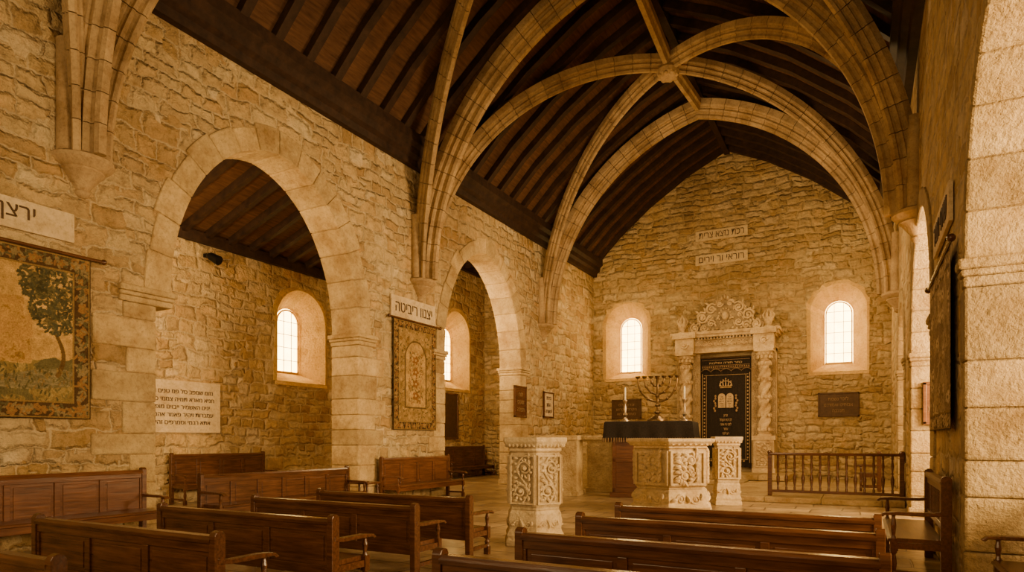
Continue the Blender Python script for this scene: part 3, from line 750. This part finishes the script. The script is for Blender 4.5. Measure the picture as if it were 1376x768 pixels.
sign('inscription_panel','large pale stone panel with five lines of Hebrew text',(XO+.01,9.3,2.12),90,1.95,1.14,
 'מזמ שמפב סל פמ טנים גמי\nחניא מארא תמיה צממי כנים\nינים האשמיר ייבוים מופץ\nעמבדות ויהיר פאמר אהמיר\nאתא דבמי וסמרפים זהיצ',1.6,.78)
sign('bronze_plaque','dark bronze plaque on the gable wall',(-7.95,YB-.01,2.55),0,1.15,.72,'זכרון עולם\nהקהל הקדוש\nבשנת תרמא',.8,.45,BRONZE,FRINGE,'plaque',BRONZE)
sign('bronze_plaque','dark bronze plaque on the gable wall',(-.72,YB-.01,2.55),0,1.2,.78,'לזכר נשמת\nאבותינו ואמותינו\nתנצבה',.85,.5,BRONZE,FRINGE,'plaque',BRONZE)
sign('wooden_plaque','dark wooden plaque with carved top on the pier',(XL+.035,17.75,2.55),90,.75,.95,'לוח\nזמנים\nתפלה',.45,.6,WOOD,FRINGE,'plaque',WOOD,.05)
sign('framed_notice','pale framed paper notice on the stone wall',(XL+.01,19.85,2.55),90,.75,.85,'ברכת\nהמזון\nלסעודה',.5,.55,PAPER,INK,'notice',WOOD)
sign('framed_picture','dark framed embroidered picture in the side chapel',(XO+.01,19.7,2.25),90,1.5,1.65,'',0,0,BRONZE,INK,'picture',WOOD)
sign('wooden_plaque','small reddish wooden plaque on the arch jamb',(1.13,13.95,2.05),0,.34,.75,'לוח\nשמות',.2,.3,WOODR,FRINGE,'plaque',WOODR)
sign('hebrew_sign','pale stone sign above the wall hanging',(XR-.01,8.5,3.75),-90,1.6,.4,'שויתי תמיד',1.3,.22)

# ------------------------------------------------------------ textiles
def vnoise(u,v,sc,seed):
    rs=np.random.RandomState(seed); g=rs.rand(64,64)
    x=u*sc;y=v*sc; xi=np.floor(x).astype(int);yi=np.floor(y).astype(int);fx=x-xi;fy=y-yi
    fx=fx*fx*(3-2*fx);fy=fy*fy*(3-2*fy); G=lambda a,b:g[a%64,b%64]
    return (G(xi,yi)*(1-fx)+G(xi+1,yi)*fx)*(1-fy)+(G(xi,yi+1)*(1-fx)+G(xi+1,yi+1)*fx)*fy
def fbm(u,v,sc,seed): return .5*vnoise(u,v,sc,seed)+.3*vnoise(u,v,sc*2.1,seed+1)+.2*vnoise(u,v,sc*4.3,seed+2)
def setm(c,m,col): c[m]=np.array(col)
def stamp(c,x,v,cx,cz,rx,rz,ang,col):
    dx=x-cx; dz=v-cz; a=dx*math.cos(ang)+dz*math.sin(ang); b=-dx*math.sin(ang)+dz*math.cos(ang)
    c[(a/rx)**2+(b/rz)**2<1]=np.array(col)
def flower(c,x,v,cx,cz,r,col,cen):
    for k in range(5): stamp(c,x,v,cx+r*.6*math.cos(k*1.257),cz+r*.6*math.sin(k*1.257),r*.5,r*.36,k*1.257,col)
    stamp(c,x,v,cx,cz,r*.28,r*.28,0,cen)
def border(c,x,v,asp,bw,base,rs,cols):
    d=np.minimum(np.minimum(x,asp-x),np.minimum(v,1-v)); b=d<bw
    setm(c,b,base); t=0; per=2*(asp+1); i=0
    while t<per:
        q=t; h=bw/2
        if q<asp: p=(q,h)
        elif q<asp+1: p=(asp-h,q-asp)
        elif q<2*asp+1: p=(asp-(q-asp-1),1-h)
        else: p=(h,1-(q-2*asp-1))
        for k in range(6): stamp(c,x,v,p[0]+rs.uniform(-.35,.35)*bw,p[1]+rs.uniform(-.35,.35)*bw,bw*.2,bw*.07,rs.uniform(0,3),rs.choice(cols))
        if i%2==0: flower(c,x,v,p[0]+rs.uniform(-.1,.1)*bw,p[1]+rs.uniform(-.1,.1)*bw,bw*rs.uniform(.2,.3),cols[i//2%2],(.30,.2,.08))
        t+=bw*.4; i+=1
    setm(c,(np.abs(d-bw)<bw*.05)|(np.abs(d-bw*.08)<bw*.05),(.28,.18,.07)); setm(c,d<bw*.05,(.05,.03,.015))
def fade(c,col,f,n): return (c*(1-f)+np.array(col)*f)*(.75+.5*n)[...,None]
def paint_verdure(u,v,asp):
    rs=random.Random(5); x=u*asp; n=fbm(x,v,6,3); n2=fbm(x,v,22,8); c=np.zeros(u.shape+(3,))
    c[:]=(.58,.37,.13); c*= (.75+.5*n2)[...,None]
    m=(v<.34+.1*(n-.5)); setm(c,m,(.24,.18,.065)); setm(c,m&(n2>.52),(.32,.24,.09)); setm(c,m&(n>.58),(.13,.12,.055))
    m=(v<.27+.03*np.sin(x*9))&(v>.19+.02*np.sin(x*7)); setm(c,m,(.20,.18,.10)); setm(c,m&(np.sin(v*260+x*20)>.5),(.27,.23,.13))
    for bx,bw_,bh in ((.58,.07,.34),(.48,.06,.26),(.66,.03,.24)):
        m=(np.abs(x/asp-bx)<bw_+.012*(n2-.5)*4)&(v>.32)&(v<.36+bh+.05*(n2-.5)); setm(c,m,(.54,.33,.11)); setm(c,m&(n2>.55),(.44,.26,.09)); setm(c,m&(n2<.36),(.38,.21,.07))
    for tx,th,rr_,cnt in ((.82,.78,.19,650),(.15,.76,.2,430),(.70,.87,.10,200)):
        px=tx*asp
        if tx!=.70:
            for k in range(60):
                f=k/59; stamp(c,x,v,px+.03*math.sin(f*7)*asp,.26+f*.5,.011*(1.4-f),.014,0,(.13,.075,.03))
        for k in range(cnt):
            a=rs.uniform(0,6.28); r=rs.random()**.6*rr_; cx=px+r*math.cos(a)*.85; cz=th-.06+r*math.sin(a)*1.15
            col=rs.choice([(.045,.05,.028),(.06,.065,.035),(.10,.095,.045),(.17,.14,.06),(.06,.07,.045)])
            stamp(c,x,v,cx,cz,rs.uniform(.010,.017),.007,rs.uniform(0,3.14),col)
    for k in range(400):
        stamp(c,x,v,rs.random()*asp,.11+rs.random()*.2,.015,.005,rs.uniform(.6,2.5),rs.choice([(.08,.08,.035),(.16,.14,.055),(.26,.18,.07)]))
    c=fade(c,(.26,.17,.065),.12,n2)
    border(c,x,v,asp,.10,(.085,.05,.024),rs,[(.29,.155,.065),(.25,.19,.09),(.12,.105,.05)])
    return c
def paint_panel(u,v,asp):
    rs=random.Random(9); x=u*asp; n2=fbm(x,v,26,8); c=np.zeros(u.shape+(3,)); c[:]=(.33,.215,.08); c*=(.7+.6*n2)[...,None]
    for k in range(500): stamp(c,x,v,rs.random()*asp,rs.random(),.014,.006,rs.uniform(0,3),rs.choice([(.16,.10,.036),(.42,.29,.115),(.12,.095,.038),(.46,.32,.14)]))
    for k in range(60): flower(c,x,v,rs.random()*asp,rs.random(),.02,rs.choice([(.44,.29,.12),(.2,.11,.04)]),(.3,.18,.07))
    cx=asp/2
    m=(np.abs(x-cx)<.17)&(v>.2)&(v<.66)|((x-cx)**2+(v-.66)**2<.17**2)&(v>.6); setm(c,m,(.12,.075,.03))
    m=(np.abs(x-cx)<.155)&(v>.215)&(v<.66)|((x-cx)**2+(v-.66)**2<.155**2)&(v>.6); setm(c,m,(.46,.30,.11)); c[m]*=(.7+.6*n2[m])[...,None]
    for k in range(220): stamp(c,x,v,cx+rs.uniform(-.12,.12),.25+rs.random()*.48,.014,.006,rs.uniform(0,3),rs.choice([(.22,.13,.045),(.14,.10,.04),(.32,.16,.06),(.54,.38,.17)]))
    for j in range(4): flower(c,x,v,cx,.32+j*.11,.04,(.24,.11,.04),(.5,.34,.14))
    c=fade(c,(.25,.16,.06),.08,n2)
    border(c,x,v,asp,.075,(.06,.035,.018),rs,[(.32,.2,.08),(.24,.12,.05),(.15,.105,.045)])
    return c
def paint_dark(u,v,asp):
    rs=random.Random(2); x=u*asp; n=fbm(x,v,16,8); c=np.zeros(u.shape+(3,)); c[:]=(.30,.21,.11); setm(c,n>.52,(.42,.31,.17))
    for k in range(120): flower(c,x,v,rs.random()*asp,rs.random(),.035,rs.choice([(.64,.50,.30),(.44,.31,.16)]),(.16,.1,.05))
    border(c,x,v,asp,.1,(.14,.09,.045),rs,[(.6,.46,.26),(.48,.34,.18),(.34,.25,.13)])
    return c
def tapestry(lab,loc,rz,w,h,paint,name='tapestry'):
    e=root(name,lab,'tapestry',loc,rz); nx=300 if w>h else 220;nz=int(nx*h/w)
    U,V=np.meshgrid(np.linspace(0,1,nx+1),np.linspace(0,1,nz+1)); mb=MB()
    Y=-.03-.016*np.sin(U*2*pi*4)*(1-V*.6)
    vs=list(zip(((U-.5)*w).ravel().tolist(),Y.ravel().tolist(),(V*h-h).ravel().tolist()))
    fs=[(j*(nx+1)+i,j*(nx+1)+i+1,(j+1)*(nx+1)+i+1,(j+1)*(nx+1)+i) for j in range(nz) for i in range(nx)]
    mb.add(vs,fs); o=mb.obj('woven_panel',WOVEN,e,smooth=True)
    c=paint(U,V,w/h); a=o.data.color_attributes.new('paint','FLOAT_COLOR','POINT')
    rgba=np.ones((U.size,4)); rgba[:,:3]=c.reshape(-1,3); a.data.foreach_set('color',rgba.ravel())
    r=MB().tube([(-w/2-.15,-.04,.02),(w/2+.15,-.04,.02)],.022,8)
    for sx in (-1,1): r.ball((sx*(w/2+.17),-.04,.02),.04,.04,.04)
    r.obj('hanging_rod',WOOD,e,smooth=True)
    return e
tapestry('large faded verdure tapestry with trees, buildings and floral border',(XL+.03,3.98,3.82),90,2.3,2.15,paint_verdure)
tapestry('narrow ochre tapestry with dark floral border hanging on the pier',(XL+.04,12.45,4.12),90,1.65,2.5,paint_panel)
tapestry('dark patterned wall hanging beside the arch',(XR-.03,8.5,3.25),-90,2.1,1.75,paint_dark)
e=root('spotlight','small black spotlight fixed high on the aisle wall','lamp',(XO+.0,9.9,5.6))
MB().box(0,.12,-.04,.04,-.04,.04).obj('bracket',IRON,e)
MB().tube([(.12,0,0),(.2,0,-.03),(.42,.06,-.15)],[.05,.09,.11],10).obj('lamp_head',IRON,e,smooth=True)

# ------------------------------------------------------------ lights
def area(loc,target,sx,sy,en,col=(1,.67,.31)):
    l=bpy.data.lights.new('lamp','AREA'); l.shape='RECTANGLE'; l.size=sx; l.size_y=sy; l.energy=en; l.color=col  # area lights added to brighten the scene, not lamps of the chapel
    o=bpy.data.objects.new('added_area_light',l); COL.objects.link(o); o.location=loc
    o.rotation_euler=(Vector(target)-Vector(loc)).to_track_quat('-Z','Y').to_euler(); return o
area((-4.2,-2.8,4.0),(-5,12,4.5),6,4,340)  # added fill from behind the camera
area((2.9,1.6,3.0),(1.4,7,3.4),2.0,2.4,120,(1,.58,.2))
area((3.0,8.6,3.4),(1.2,14,3.2),2,3,210,(1,.54,.15))
area((4.2,12,3.2),(-9,11.5,4.2),3.0,2.0,1500)
area((3.0,15.0,3.4),(1.3,19,3.2),1.6,2.5,170,(1,.54,.15))
area((4.2,4.8,2.6),(-9,7,4.2),2.5,2.0,900)
area((-11.6,3.5,4.5),(-12,13,3.5),2.0,2.0,180)
area((-10.9,5.6,3.9),(-9.5,10.6,4.6),.9,.9,190,(1,.62,.24))  # added behind the pier, unseen, to brighten the arch soffit and jamb
area((-11.2,15.4,4.4),(-9.6,18.0,4.8),.9,.9,120,(1,.62,.24))  # added out of view to brighten the second arch
area((-11.6,15.4,5),(-12.6,21,3.5),1.6,2.0,140)
area((-4.2,14.5,5.6),(-4.2,24,5.0),5,1.5,330)  # added wash to warm the back wall
area((-3.5,18.5,7.5),(-3.2,13,0),2.0,1.2,260,(1,.64,.26))  # added light for the floor around the pedestals
for wx in (-7.6,-1.0): area((wx,20.6,6.6),(wx,24.1,4.6),.8,.8,85,(1,.62,.22))  # added washes for a golden glow on the wall around each window
w=bpy.data.worlds.new('World'); bpy.context.scene.world=w; w.use_nodes=True
w.node_tree.nodes['Background'].inputs[0].default_value=(1,.62,.3,1); w.node_tree.nodes['Background'].inputs[1].default_value=.1

# ------------------------------------------------------------ camera
cam=bpy.data.cameras.new('Camera'); co=bpy.data.objects.new('Camera',cam); COL.objects.link(co)
co.location=(0,0,1.4); co.rotation_euler=(pi/2,0,math.radians(28.2))
cam.sensor_width=36; cam.lens=880/1376*36; cam.shift_y=(590-384)/1376; cam.clip_start=.05
bpy.context.scene.camera=co
